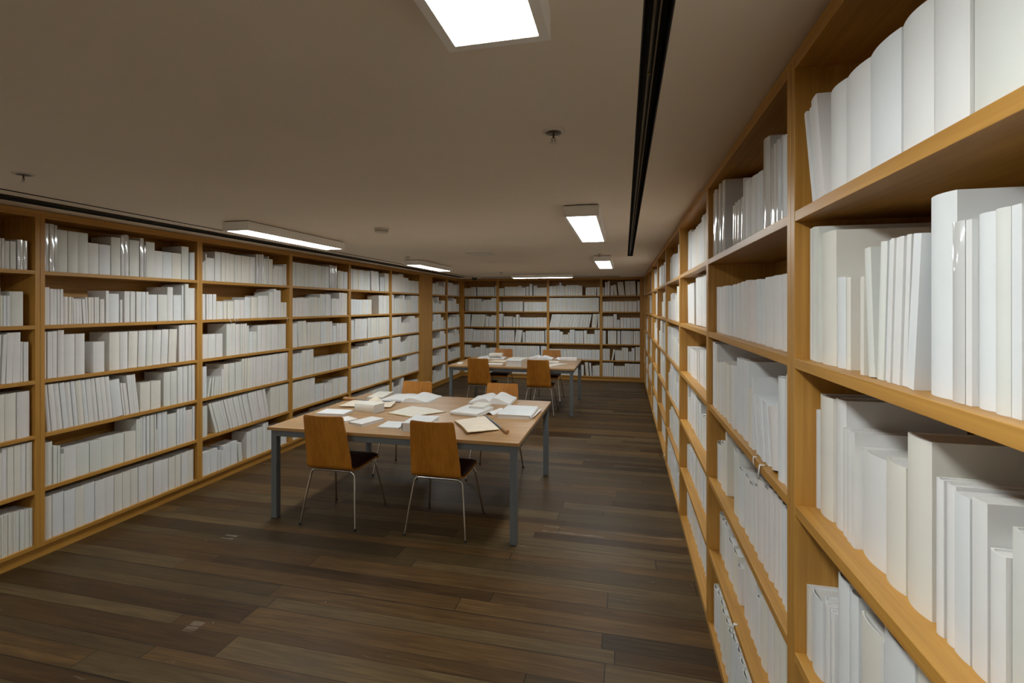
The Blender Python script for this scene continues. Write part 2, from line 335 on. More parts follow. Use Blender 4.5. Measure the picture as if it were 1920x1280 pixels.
# ---------------------------------------------------------------- books
# measured rows: bay.row -> [setback, [start, width, height, lean (mrad), glossy]] in mm along the wall
CELLS = {
'L1.0': [12, [(2490,33,330,0,1),(2523,28,331,0,1),(2554,16,322,0,1),(2572,66,296,0,0),(2640,63,295,0,0),(2705,71,296,0,0),(2776,75,230,0,0),(2853,83,228,0,0),(2937,71,294,0,0),(3012,23,316,0,1),(3036,40,329,0,1),(3083,80,292,0,0),(3166,31,318,0,1),(3200,10,259,0,1),(3215,76,294,0,0),(3292,74,228,0,0),(3368,86,227,0,0),(3456,90,227,0,0),(3551,73,296,0,0),(3628,9,247,0,0),(3638,21,249,0,0),(3663,16,255,0,0)]],
'L1.1': [12, [(2490,12,258,0,0),(2503,21,258,0,0),(2527,22,248,0,0),(2550,20,247,0,0),(2572,16,247,0,0),(2588,17,248,0,0),(2610,34,195,0,0),(2644,18,195,0,0),(2665,10,191,0,0),(2676,14,183,-24,0),(2692,19,183,-42,0),(2713,20,182,-42,0),(2736,20,180,-56,0),(2759,11,195,-35,0),(2772,21,195,-12,0),(2794,13,195,-6,0),(2814,10,195,0,0),(2825,25,195,0,0),(2853,32,182,0,0),(2894,21,246,0,0),(2916,79,224,0,0),(3001,18,179,0,0),(3038,42,246,0,0),(3084,20,247,0,0),(3106,20,246,0,0),(3132,21,246,0,0),(3154,20,246,0,0),(3176,38,246,0,0),(3216,22,246,0,0),(3239,77,225,0,0),(3322,86,226,0,0),(3414,54,293,0,0),(3470,76,227,0,0),(3549,19,314,0,0),(3580,39,327,0,0),(3621,69,293,0,0)]],
'L1.2': [12, [(2490,21,320,0,0),(2511,15,320,0,0),(2527,15,320,0,0),(2544,28,322,0,0),(2578,38,330,0,0),(2617,69,296,0,0),(2687,61,296,0,0),(2808,80,229,0,0),(2927,76,294,0,0),(3004,62,293,0,0),(3072,73,294,23,0),(3150,63,295,24,0),(3216,54,296,24,0),(3274,72,293,30,0),(3351,62,295,39,0),(3418,75,294,40,0),(3518,32,323,0,0),(3551,30,327,0,0),(3583,34,328,0,0),(3619,33,328,0,0),(3654,32,328,0,0)]],
'L1.3': [12, [(2514,24,326,-75,0),(2540,32,327,-82,0),(2574,35,327,-83,0),(2611,29,326,-86,0),(2642,35,323,-81,0),(2680,26,327,-82,0),(2708,39,326,-79,0),(2750,27,325,-86,0),(2779,34,328,-78,0),(2814,31,328,-88,0),(2847,31,328,-90,0),(2880,32,327,-92,0),(2914,35,326,-90,0),(2953,74,292,-102,0),(3030,14,259,-112,0),(3046,13,256,-114,0),(3060,17,254,-116,0),(3084,17,314,-101,0),(3102,16,312,-103,0),(3119,18,311,-109,0),(3139,21,314,-113,0),(3171,86,232,0,0),(3262,87,230,0,0),(3376,63,292,0,0),(3441,61,294,0,0),(3509,52,322,0,0),(3566,48,325,0,0),(3617,33,324,0,0),(3654,32,325,0,0)]],
'L1.4': [12, [(2493,52,297,0,0),(2547,11,262,0,0),(2559,11,259,0,0),(2572,13,256,0,0),(2593,21,193,0,0),(2616,78,225,0,0),(2695,86,223,0,0),(2785,82,223,0,0),(2869,86,228,0,0),(2958,81,227,0,0),(3042,89,225,0,0),(3133,14,313,0,0),(3148,17,312,0,0),(3166,20,319,0,0),(3189,27,324,0,0),(3220,25,320,0,0),(3248,19,320,0,0),(3268,17,320,0,0),(3289,12,319,0,0),(3304,15,190,0,0),(3320,40,323,0,0),(3363,47,324,0,0),(3413,85,292,0,0),(3501,27,320,0,0),(3530,28,318,0,0),(3559,27,320,0,0),(3590,69,289,0,0),(3661,23,310,0,0)]],
'L1.5': [12, [(2494,49,294,0,0),(2547,70,295,0,0),(2618,67,291,0,0),(2686,60,290,0,0),(2747,70,292,0,0),(2820,70,288,0,0),(2891,71,288,0,0),(2963,60,287,0,0),(3025,62,288,0,0),(3092,60,290,0,0),(3157,71,288,0,0),(3229,54,283,0,0),(3286,66,284,0,0),(3355,65,280,0,0),(3424,61,278,0,0),(3488,54,283,0,0),(3546,70,284,0,0),(3619,56,285,0,0)]],
'L2.0': [12, [(3751,12,176,0,0),(3764,13,176,0,0),(3778,11,191,0,0),(3796,12,253,0,0),(3812,92,220,0,0),(3913,70,288,0,0),(3985,51,289,0,0),(4037,58,287,0,0),(4096,53,283,0,0),(4151,41,281,0,0),(4193,49,281,0,0),(4243,60,282,0,0),(4305,59,282,0,0),(4365,72,282,0,0),(4448,33,318,0,1),(4483,36,321,0,1),(4520,34,324,0,1),(4555,43,284,0,0),(4599,15,286,0,0),(4616,17,311,0,1),(4635,61,284,0,0),(4698,22,186,0,0),(4723,73,216,0,0),(4798,74,217,0,0),(4874,19,245,0,0),(4903,21,248,0,0)]],
'L2.1': [12, [(3756,48,242,0,0),(3811,26,242,0,0),(3838,40,243,0,0),(3879,39,243,0,0),(3924,29,176,0,0),(3959,52,176,0,0),(4015,42,177,0,0),(4059,42,177,0,0),(4102,40,178,0,0),(4144,35,192,0,0),(4180,52,191,0,0),(4233,56,191,0,0),(4293,78,220,0,0),(4376,94,222,0,0),(4473,79,240,0,0),(4553,83,242,0,0),(4641,66,287,0,0),(4711,42,320,0,0),(4760,29,307,0,0),(4790,40,308,0,0),(4833,47,171,0,0),(4882,45,172,0,0)]],
'L2.2': [12, [(3757,77,227,0,0),(3837,84,226,0,0),(3924,81,226,0,0),(4042,41,318,0,0),(4084,37,319,0,0),(4122,43,321,0,0),(4169,59,311,0,0),(4230,22,311,0,0),(4253,26,311,0,0),(4281,32,313,0,0),(4314,36,290,0,0),(4353,52,225,0,0),(4406,56,222,0,0),(4470,63,286,0,0),(4535,75,285,0,0),(4613,69,287,0,0),(4684,48,288,0,0),(4733,55,288,0,0),(4790,69,289,0,0),(4861,62,288,0,0)]],
'L2.3': [12, [(3758,55,293,0,0),(3817,23,176,161,0),(3860,22,180,96,0),(3886,29,178,114,0),(3927,24,179,50,0),(3952,26,178,34,0),(3985,32,243,0,0),(4020,62,288,0,0),(4084,72,288,0,0),(4161,81,291,0,0),(4247,29,317,17,0),(4278,29,317,17,0),(4309,30,317,17,0),(4340,30,317,18,0),(4372,31,318,18,0),(4405,31,318,18,0),(4437,31,318,18,0),(4470,32,318,18,0),(4504,32,318,19,0),(4538,33,318,19,0),(4572,33,318,19,0),(4607,33,318,19,0),(4643,34,318,20,0),(4678,34,318,20,0),(4715,35,319,20,0),(4751,35,319,20,0),(4788,36,319,21,0),(4826,36,319,21,0),(4864,37,319,21,0),(4903,37,319,21,0)]],
'L2.4': [12, [(3762,61,291,0,0),(3918,32,296,-285,0),(3951,33,297,-282,0),(3985,33,298,-278,0),(4020,33,300,-275,0),(4055,34,301,-271,0),(4090,34,302,-267,0),(4126,35,303,-263,0),(4162,35,305,-259,0),(4199,36,306,-255,0),(4237,36,307,-250,0),(4275,37,309,-246,0),(4314,38,310,-241,0),(4353,38,311,-237,0),(4393,39,313,-232,0),(4433,39,314,-227,0),(4474,40,316,-222,0),(4516,41,317,-217,0),(4558,41,319,-211,0),(4602,42,320,-206,0),(4655,28,319,0,0),(4684,28,319,0,0),(4714,28,319,0,0),(4744,28,320,0,0),(4774,29,320,0,0),(4804,29,320,0,0),(4835,29,320,0,0),(4866,30,321,0,0),(4897,30,321,0,0),(4929,30,321,0,0)]],
'L2.5': [12, [(3765,95,219,0,0),(3862,83,220,0,0),(3946,28,183,0,0),(3976,33,177,0,0),(4017,86,217,0,0),(4107,84,224,0,0),(4212,47,189,-87,0),(4320,63,275,0,0),(4387,68,285,0,0),(4457,87,284,0,0),(4546,36,311,0,0),(4584,49,313,0,0),(4634,73,218,0,0),(4709,63,216,0,0),(4774,65,220,0,0),(4840,92,224,0,0)]],
'L0.0': [12, [(2211,18,180,0,0),(2230,18,187,0,0),(2250,10,191,0,0),(2262,14,193,0,0),(2277,25,177,0,0),(2305,30,179,0,0),(2341,27,195,0,1),(2370,31,193,0,1)]],
'L0.1': [12, [(2211,24,245,0,0),(2237,18,246,0,0),(2256,12,196,0,0),(2269,16,196,0,0),(2287,16,195,0,0),(2306,74,224,0,0)]],
'L0.2': [12, [(2211,22,318,30,0),(2237,19,316,31,0),(2259,18,317,37,0),(2283,32,326,29,0),(2317,40,331,8,0),(2361,14,262,0,0),(2377,12,260,0,0),(2390,12,259,0,0)]],
'L0.3': [12, [(2222,56,301,0,0),(2281,60,302,0,0),(2344,67,302,0,0)]],
'L0.4': [12, [(2222,12,302,0,0),(2236,27,297,0,0),(2264,26,329,0,0),(2291,32,332,0,0),(2325,33,334,0,0),(2359,30,334,0,0),(2391,33,329,0,0)]],
'L0.5': [12, [(2236,7,265,0,0),(2244,7,265,0,0),(2253,7,265,0,0),(2261,7,265,0,0),(2270,7,265,0,0),(2278,8,265,0,0),(2287,8,265,0,0),(2295,8,265,0,0),(2304,8,265,0,0),(2313,8,265,0,0),(2322,8,265,0,0),(2330,25,261,0,0),(2357,26,259,0,0),(2385,25,255,0,0),(2411,19,251,0,0)]],
'R0.0': [8, [(-1253,14,230,-231,0),(-1237,16,233,-199,0),(-1215,35,241,-185,0),(-1174,80,220,0,0),(-1093,99,212,0,0),(-993,100,209,0,0),(-893,80,209,0,0),(-812,74,209,0,0),(-738,90,209,0,0),(-648,69,209,0,0),(-578,62,209,0,0),(-516,68,209,0,0)]],
'R0.1': [22, [(-1330,29,319,0,0),(-1296,22,318,0,0),(-1272,21,315,0,0),(-1249,76,295,0,0),(-1171,38,191,0,0),(-1131,20,189,0,0),(-1049,14,186,0,0),(-1022,24,239,-68,0),(-995,23,244,55,0),(-971,15,244,58,0),(-954,11,245,55,0),(-942,11,245,54,0),(-930,13,245,57,0),(-916,13,246,57,0),(-901,15,244,88,0),(-885,14,242,85,0),(-846,59,291,0,0),(-786,26,245,0,1),(-759,12,244,0,0),(-746,35,248,0,0),(-710,25,248,0,0),(-684,16,248,0,0),(-667,27,299,0,0),(-639,28,299,0,0),(-610,36,299,0,0),(-573,35,299,0,0)]],
'R0.2': [45, [(-1344,16,242,0,0),(-1325,74,284,0,0),(-1248,52,290,0,0),(-1194,23,233,0,0),(-1168,23,237,0,0),(-1142,18,237,0,0),(-1122,94,211,0,0),(-1026,65,220,0,0),(-959,68,283,0,0),(-871,19,236,0,0),(-850,22,236,0,0),(-827,33,231,0,0),(-793,30,237,0,0),(-762,28,181,0,0),(-733,78,222,0,0),(-655,44,222,0,0),(-610,69,222,0,0)]],
'R0.3': [22, [(-1342,29,174,0,0),(-1310,64,183,0,0),(-1241,23,202,0,0),(-1215,20,203,0,0),(-1192,20,201,0,0),(-1167,53,299,0,0),(-1112,35,293,0,0),(-1074,86,272,0,0),(-986,10,272,0,0),(-975,92,309,0,0),(-882,95,345,0,0),(-786,74,345,0,0),(-710,102,345,0,0)]],
'R1.0': [14, [(-2622,53,335,0,1),(-2562,63,336,0,1),(-2493,60,334,0,1),(-2427,45,335,0,1),(-2376,59,335,0,1),(-2148,50,170,0,1),(-2091,35,173,0,1),(-2052,36,174,0,1),(-2012,49,174,0,1),(-1955,13,238,0,0),(-1939,148,217,0,0),(-1788,80,205,0,0),(-1705,77,288,0,1),(-1626,36,238,0,1),(-1587,38,240,0,1),(-1547,22,243,0,1),(-1523,22,246,0,1),(-1498,55,232,0,0)]],
'R1.1': [32, [(-2620,162,224,0,0),(-2448,87,222,0,0),(-2357,108,221,0,0),(-2246,78,221,0,0),(-2165,63,223,0,0),(-2097,84,225,0,0),(-2011,139,227,0,0),(-1863,108,223,0,0),(-1752,88,223,0,0),(-1663,87,223,0,0),(-1575,72,223,0,0)]],
'R1.2': [14, [(-2615,116,318,0,0),(-2493,65,233,0,0),(-2422,59,241,0,0),(-2357,48,247,0,0),(-2304,53,247,0,0),(-2246,48,249,0,0),(-2193,46,253,0,0),(-2143,39,256,0,0),(-2099,94,292,0,0),(-2002,92,295,0,0),(-1879,38,210,0,0),(-1836,19,252,0,0),(-1767,13,193,-217,0),(-1751,13,193,-213,0),(-1735,13,193,-209,0),(-1719,13,193,-205,0),(-1704,12,193,-202,0),(-1689,12,193,-198,0),(-1674,12,193,-195,0),(-1660,12,192,-191,0),(-1646,11,192,-188,0),(-1617,68,183,-237,0),(-1544,55,295,0,0),(-1488,30,296,0,0),(-1456,13,312,0,0)]],
'R1.3': [30, [(-2704,185,185,0,0),(-2509,102,216,0,0),(-2397,29,289,0,0),(-2219,91,263,0,0),(-2121,82,219,0,0),(-2032,136,219,0,0),(-1887,46,231,0,0),(-1835,132,274,0,0),(-1698,41,291,0,0),(-1653,39,291,0,0),(-1610,41,291,0,0),(-1566,35,291,0,0),(-1527,33,291,0,0)]],
'R1.4': [44, [(-2616,112,197,0,0),(-2493,88,203,0,0),(-2396,181,173,0,0),(-2207,54,150,0,0),(-2110,124,242,0,0),(-1980,40,275,0,0),(-1934,41,275,0,0),(-1888,39,203,0,0),(-1843,67,243,0,0),(-1771,62,243,0,0),(-1705,55,243,0,0),(-1646,51,243,0,0),(-1591,49,243,0,0)]],
'R1.5': [14, [(-2595,69,209,0,0),(-2515,65,224,0,0),(-2439,61,224,0,0),(-2369,57,224,0,0),(-2302,63,224,0,0),(-2230,51,224,0,0),(-2172,63,237,0,0),(-2100,59,237,0,0),(-2034,55,237,0,0),(-1972,71,237,0,0),(-1895,82,237,0,0),(-1807,74,237,0,0),(-1728,91,237,0,0),(-1633,100,237,0,0),(-1528,88,237,0,0)]]}
# rows described more loosely: start end count height(mm) [lean mrad] [g]
SEGS = {
'L3.0': "0 .63 9 285; .64 .78 4 312 g; .8 .86 2 250;.86 1 5 245", 'L3.1': "0 .27 4 225; .27 .47 4 240; .47 .66 4 285;.67 .83 4 230; .83 1 4 310",
'L3.2': ".0 .09 1 290; .12 .25 2 310 -90; .26 .69 8 290; .7 .77 1 225; .78 .98 5 255", 'L3.3': "0 .17 4 290; .17 .36 3 318; .37 .64 6 195; .66 1 10 190 40",
'L3.4': "0 .38 8 318;.39 .53 3 215;.54 .7 4 200; .7 1 7 225", 'L3.5': "0 .5 9 230;.5 1 8 250",
'L4.0': "0 .48 8 300;.51 .72 4 310 -60; .75 .85 2 230; .86 1 3 300", 'L4.1': "0 .52 7 225;.7 1 5 300", 'L4.2': "0 .1 2 290;.11 .4 4 300 60;.42 1 10 310",
'L4.3': "0 .2 4 235;.2 .42 4 250;.42 .55 3 290;.56 .7 3 310; .7 .8 2 250;.8 1 5 315", 'L4.4': "0 1 14 318", 'L4.5': "0 .5 8 255;.5 1 7 270",
'L5.0': "0 .25 4 300;.25 .42 2 325;.42 .6 3 270; .6 1 5 230", 'L5.1': "0 .1 1 320;.12 .4 3 255;.4 .46 1 320;.46 .7 4 245;.7 1 5 320",
'L5.2': "0 .35 5 300;.35 .65 5 195;.65 .85 3 310;.85 1 3 270", 'L5.3': "0 .33 4 320;.33 .6 5 225;.6 1 6 310", 'L5.4': "0 .3 4 290; .3 .55 4 240;.55 1 7 325",
'B1.0': "0 .2 4 190;.2 .36 3 215;.4 .93 8 213;.95 1 1 245", 'B1.1': "0.03 .06 1 300;.1 .12 1 300; .14 .34 5 300;.34 .52 5 298;.52 .6 2 240;.6 .84 5 275;.84 1 4 315",
'B1.2': "0 .18 3 295;.2 .62 9 288 110;.64 .75 3 250 60;.77 .84 2 235;.84 1 3 270", 'B1.3': "0 .26 5 310;.27 .92 11 285;.94 1 1 300",
'B1.4': "0 .18 3 290;.18 .34 3 215;.34 .5 3 235; .5 .65 2 290;.66 .8 3 215;.8 1 3 235", 'B1.5': "0 1 12 250",
'B2.0': "0 .11 4 183;.12 .41 6 215;.41 .48 2 235;.48 .56 2 195;.57 .63 2 215;.64 .7 1 280;.73 .8 2 240;.8 1 6 190", 'B2.1': "0 .06 2 225;.08 .5 14 232;.53 1 6 220",
'B2.2': "0 .08 3 310;.1 .28 6 245;.29 .35 2 225;.36 .42 1 290;.43 1 8 225", 'B2.3': "0 .32 6 285;.33 .46 3 290 150;.5 .55 2 240;.56 .95 9 275;.97 1 1 300",
'B2.4': "0 .85 17 290;.88 1 3 290", 'B2.5': "0 1 18 250",
'B3.0': "0 .14 2 220;.14 .2 2 235;.2 .24 1 305;.24 .28 1 235;.28 .34 2 215;.34 .58 6 240;.58 .66 2 225;.72 .93 5 185 70;.95 1 1 190", 'B3.1': "0 .985 38 315",
'B3.2': "0.0 .79 26 300 210;.84 .94 4 310 100;.965 1 1 318", 'B3.3': "0 .21 3 300;.21 .27 1 265;.27 .38 3 200;.38 .41 1 250;.41 .51 3 315;.52 .68 4 290;.69 .75 1 300;.75 .9 2 220;.9 1 3 315",
'B3.4': "0 1 14 230", 'B3.5': "0 .62 16 250;.64 .69 1 240;.73 .79 2 310 -80;.81 .85 1 300 -80;.86 .92 2 230;.92 1 2 245",
'B4.0': "0 .06 2 180;.07 .14 1 300;.14 .2 1 320;.22 .3 2 220;.32 .4 3 240 -100;.44 .6 4 300 -120;.62 .9 7 318 -60;.93 1 1 300", 'B4.1': "0 .92 9 230;.93 1 1 250",
'B4.2': "0 .29 6 260;.3 .39 2 310;.39 .47 2 185;.48 1 6 230", 'B4.3': "0 .09 2 300;.15 .38 4 300;.4 .48 2 300;.5 .82 6 300;.83 1 3 300",
'B4.4': "0 .2 6 255;.24 .29 1 240 230;.34 .42 2 230;.42 .52 2 225;.52 .69 3 290;.7 .78 2 200;.78 .86 2 285;.88 1 3 310", 'B4.5': "0 .3 5 310;.31 .6 4 240;.6 1 6 300",
}
def gen_row(r, W):
    out = []; s = 0.0
    hs = [178, 192, 225, 245, 290, 318]
    while s < W-.01:
        n = r.randint(2, 7); h = r.choice(hs); t = r.choice((14, 20, 26, 34, 45, 62, 70)); lean = 0
        if r.random() < .12: lean = r.choice((-90, -60, 60))
        if r.random() < .10: s += r.uniform(.02, .07)
        if lean < 0: s += h/1000*math.tan(-lean/1000)
        for i in range(n):
            tw = t*r.uniform(.8, 1.2)/1000
            if s+tw+(h/1000*math.tan(lean/1000) if lean > 0 else 0) > W: return out
            out.append((s, tw-.0012, (h+r.uniform(-5, 4))/1000, lean, 0)); s += tw
        if lean > 0: s += h/1000*math.tan(lean/1000)
    return out
BOOKS = []   # key, row, wall, s, w, h, lean, glossy, setback, order
for key, wall, s0, s1 in bays:
    if key in ('R-1',): continue
    a0, a1 = s0+SP+.001, s1-SP-.001; W = a1-a0
    for row in range(6):
        ck = '%s.%d' % (key, row); r = random.Random(ck); lst = []; sb = .012
        mk = ck
        if mk in CELLS:
            sb = CELLS[mk][0]/1000
            for s, w_, h, ln, g in CELLS[mk][1]:
                s /= 1000; w_ /= 1000; h = min(h, 327)/1000
                if s < a0: w_ -= a0-s; s = a0
                if s+w_ > a1: w_ = a1-s
                if w_ < .005: continue
                nn = int(w_/.105)+1
                for q in range(nn): lst.append((s+w_*q/nn, w_/nn-(.0013 if w_/nn > .014 else .0008), h-(.004*q if nn > 1 else 0), ln, g))
            if key in ('L0',):
                first = min(x[0] for x in lst)
                ext = [x for x in gen_row(r, first-a0-.03)]
                lst = [(a0+x[0],)+x[1:] for x in ext]+lst
            if key == 'R0':
                last = max(x[0]+x[1] for x in lst)
                lst += [(last+.002+x[0],)+x[1:] for x in gen_row(r, a1-last-.004)]
        elif ck in SEGS:
            for seg in SEGS[ck].split(';'):
                t = seg.split(); g = 0
                if t[-1] == 'g': g = 1; t = t[:-1]
                x0, x1, n, h = float(t[0]), float(t[1]), int(t[2]), float(t[3]); ln = float(t[4]) if len(t) > 4 else 0
                ws = [r.uniform(.8, 1.2) for _ in range(n)]; tot = sum(ws); s = a0+x0*W; wd = (x1-x0)*W
                for q in range(n):
                    w_ = wd*ws[q]/tot
                    lst.append((s, w_-min(w_*.18, .0042 if wall == 'B' else .0022), (h+r.uniform(-3, 2))/1000, ln, g)); s += w_
        else:
            lst = [(a0+x[0],)+x[1:] for x in gen_row(r, W)]
            if wall == 'R': sb = r.choice((.015, .03, .05))
        lst.sort()
        lst = [list(x) for x in lst]
        for A, B in list(zip(lst, lst[1:]))*2:          # leaning books touch, never pass through, their neighbours
            tA, tB = math.tan(A[3]/1000), math.tan(B[3]/1000); gap = B[0]-A[0]-A[1]; z = min(A[2], B[2])*1.01+.004
            if gap+z*(tB-tA) < 0:
                if B[3] < 0: B[3] = 1000*math.atan(max(tB, tA-max(gap, 0)/z))
                if A[3] > 0:
                    tB = math.tan(B[3]/1000); A[3] = 1000*math.atan(min(tA, tB+max(gap, 0)/z))
        for A in lst:
            tA = math.tan(A[3]/1000); z = A[2]+.004
            if A[0]+z*tA < a0: A[3] = 1000*math.atan((a0-A[0])/z)
            if A[0]+A[1]+z*tA > a1: A[3] = 1000*math.atan((a1-A[0]-A[1])/z)
            if abs(A[3]) < 3: A[3] = 0
        for o, (s, w_, h, ln, g) in enumerate(lst):
            BOOKS.append(dict(key=key, row=row, wall=wall, s=s, w=w_, h=h, ln=ln, g=g, sb=sb, o=o, r=random.Random('%s%d' % (ck, o))))
# keep leaning books inside the bay and off their neighbours
def spine_corners(B):
    (ox, oy), rz = WALLS[B['wall']]; z0 = Z1-B['row']*PITCH; out = []
    t = math.tan(B['ln']/1000)*B['h']
    for s, z in ((B['s'], 0), (B['s']+B['w'], 0), (B['s']+B['w']+t, B['h']), (B['s']+t, B['h'])):
        lx = -B['sb']; out.append((ox+cos(rz)*lx-sin(rz)*s, oy+sin(rz)*lx+cos(rz)*s, z0+z))
    return out
def proj(p):
    th = .22794; d = -sin(th)*p[0]+cos(th)*p[1]; r = cos(th)*p[0]+sin(th)*p[1]
    if d < .15: return None
    return 960+907.54*r/d, 573.1-907.54*(p[2]-H)/d
def clip_area(pts):
    for ax, lim, sg in ((0, 0, 1), (0, 1920, -1), (1, 0, 1), (1, 1280, -1)):
        out = []
        for i in range(len(pts)):
            p, q = pts[i], pts[(i+1) % len(pts)]; ip = sg*(p[ax]-lim) >= 0; iq = sg*(q[ax]-lim) >= 0
            if ip: out.append(p)
            if ip != iq:
                t = (lim-p[ax])/(q[ax]-p[ax]); out.append((p[0]+t*(q[0]-p[0]), p[1]+t*(q[1]-p[1])))
        pts = out
        if not pts: return 0
    return abs(sum(pts[i][0]*pts[(i+1) % len(pts)][1]-pts[(i+1) % len(pts)][0]*pts[i][1] for i in range(len(pts))))/2
for B in BOOKS:
    c4 = [proj(p) for p in spine_corners(B)]
    B['a'] = clip_area(c4) if all(c4) else 0
rank = sorted(BOOKS, key=lambda B: -B['a'])
for B in rank[:278]: B['big'] = True

def book_mesh(cb, pb, y0, y1, D, h, soft, cm, seg, T=lambda p: p, x_off=0.0):
    """cover into cb, page block into pb; spine at local x=0 facing +x, standing on z=0"""
    w_ = y1-y0; t = .0008 if soft else min(.0028, w_*.2); bulge = 0.0 if soft and w_ < .02 else min(.007, w_*.16)
    if soft: bulge = min(bulge, .0015)
    n = seg; arc = []
    for i in range(n+1):
        q = -1+2*i/n; arc.append((-bulge*(q*q), (y0+y1)/2+q*w_/2))
    inner = [(x-t, (y0+y1)/2+(y-(y0+y1)/2)*(1-2*t/w_)) for x, y in arc]
    def strip(a, b, za, zb, sm):
        cb.grid([[T((x, y, za)) for x, y in a], [T((x, y, zb)) for x, y in b]], cm, sm)
    strip(arc, arc, 0, h, True)                                  # spine
    strip([(-D, y0), arc[0]], [(-D, y0), arc[0]], 0, h, False)    # boards outside
    strip([arc[-1], (-D, y1)], [arc[-1], (-D, y1)], 0, h, False)
    strip([inner[0], (-D, y0+t)], [inner[0], (-D, y0+t)], 0, h, False)
    strip([(-D, y1-t), inner[-1]], [(-D, y1-t), inner[-1]], 0, h, False)
    for z in (0, h):                                              # rims
        cb.grid([[T((x, y, z)) for x, y in arc], [T((x, y, z)) for x, y in inner]], cm, False)
        cb.face([T((-D, y0, z)), T((arc[0][0], y0, z)), T((inner[0][0], y0+t, z)), T((-D, y0+t, z))], cm)
        cb.face([T((-D, y1, z)), T((arc[0][0], y1, z)), T((inner[0][0], y1-t, z)), T((-D, y1-t, z))], cm)
    for yy in ((y0, y0+t), (y1-t, y1)):
        cb.face([T((-D, yy[0], 0)), T((-D, yy[1], 0)), T((-D, yy[1], h)), T((-D, yy[0], h))], cm)
    ins = .0004 if soft else .003
    x1 = -bulge-t-.0005; x0 = -D+(.0004 if soft else .004)
    c8 = [T(p) for p in ((x0,y0+t,ins),(x1,y0+t,ins),(x1,y1-t,ins),(x0,y1-t,ins),(x0,y0+t,h-ins),(x1,y0+t,h-ins),(x1,y1-t,h-ins),(x0,y1-t,h-ins))]
    k = len(pb.v); pb.v += c8; mi = pb.mi(M['pages'])
    for q in ((0,3,2,1),(4,5,6,7),(0,1,5,4),(1,2,6,5),(2,3,7,6),(3,0,4,7)):
        pb.f.append(tuple(k+i for i in q)); pb.m.append(mi); pb.sm.append(False)

ROWN = ['top shelf', 'second shelf down', 'third shelf down', 'fourth shelf down', 'fifth shelf down', 'bottom shelf']
BSHORT = {'L0': "left wall's first bay", 'L1': "left wall's second bay", 'L2': "left wall's third bay", 'L3': "left wall's fourth bay", 'L4': "left wall's fifth bay", 'L5': "left wall's sixth bay",
 'R0': 'nearest bay at right', 'R1': 'second bay at right', 'R2': 'third bay at right', 'R3': 'fourth bay at right', 'R4': 'fifth bay at right',
 'B1': "back wall's first bay", 'B2': "back wall's second bay", 'B3': "back wall's third bay", 'B4': "back wall's last bay"}
far = MB(); nvis = {}
for B in BOOKS:
    kk = (B['key'], B['row']); vis = B['a'] > 0
    B['vo'] = nvis.get(kk, 0) if vis else -1
    if vis: nvis[kk] = nvis.get(kk, 0)+1
for B in BOOKS:
    r = B['r']; (ox, oy), rz = WALLS[B['wall']]; w_s = B['w']; h = B['h']; ln = B['ln']/1000
    w_ = w_s*cos(ln); hh = h/cos(ln)*.995 if ln else h
    z0 = Z1-B['row']*PITCH
    room = PITCH-TB-.004 if B['row'] else ZTOP-Z1-.004
    if hh*cos(ln)+w_*abs(sin(ln)) > room: hh = (room-w_*abs(sin(ln)))/cos(ln)
    D = max(.11, min(.262, DEEP-.030-B['sb'], hh*r.uniform(.70, .80))); soft = w_ < .016 or (w_ < .045 and r.random() < .5)
    base_s = B['s']+w_s if ln > 0 else B['s']
    y0, y1 = (-w_, 0) if ln > 0 else (0, w_)
    jx = -B['sb']-r.uniform(0, .014 if B['wall'] == 'B' else .008)
    loc = (ox+cos(rz)*jx-sin(rz)*base_s, oy+sin(rz)*jx+cos(rz)*base_s, z0+.0003)
    pal = 'wwkvcp' if B['wall'] == 'L' else 'wwkkvcp'
    run = random.Random('%s%d%d%d' % (B['key'], B['row'], round(hh*50), round(w_*120)))     # matching volumes share a cloth
    cm = M['cover_g'] if B['g'] else M['cover_'+run.choice(pal)]
    if B.get('big'):
        look = []
        if ln: look.append('leaning')
        if B['g']: look.append('glossy')
        if w_ > .055: look.append('thick')
        elif w_ < .02: look.append('slim')
        if len(look) < 2: look.append('tall' if hh > .28 else 'short' if hh < .2 else 'medium-height')
        look = look[:2]
        lab = '%s white book, %s from left, %s, %s' % (' '.join(look), ordinal(B['vo']), ROWN[B['row']], BSHORT.get(B['key'], B['key']))
        rt = empty('book', loc, (-ln, 0, rz), label=lab, cat='book', group='white books on the %s of the %s' % (ROWN[B['row']], BSHORT.get(B['key'], B['key'])))
        cb, pb = MB(), MB(); book_mesh(cb, pb, y0, y1, D, hh, soft, cm, 8)
        cb.build('cover', cm, rt); pb.build('page_block', M['pages'], rt)
    else:
        def T(p, loc=loc, ln=ln, rz=rz):
            x, y, z = p; y, z = y*cos(ln)+z*sin(ln), -y*sin(ln)+z*cos(ln)
            return (loc[0]+x*cos(rz)-y*sin(rz), loc[1]+x*sin(rz)+y*cos(rz), loc[2]+z)
        book_mesh(far, far, y0, y1, D, hh, soft, cm, 3, T)
far.build('books', kind='stuff', label='the many smaller white books filling the farther shelves', cat='books')

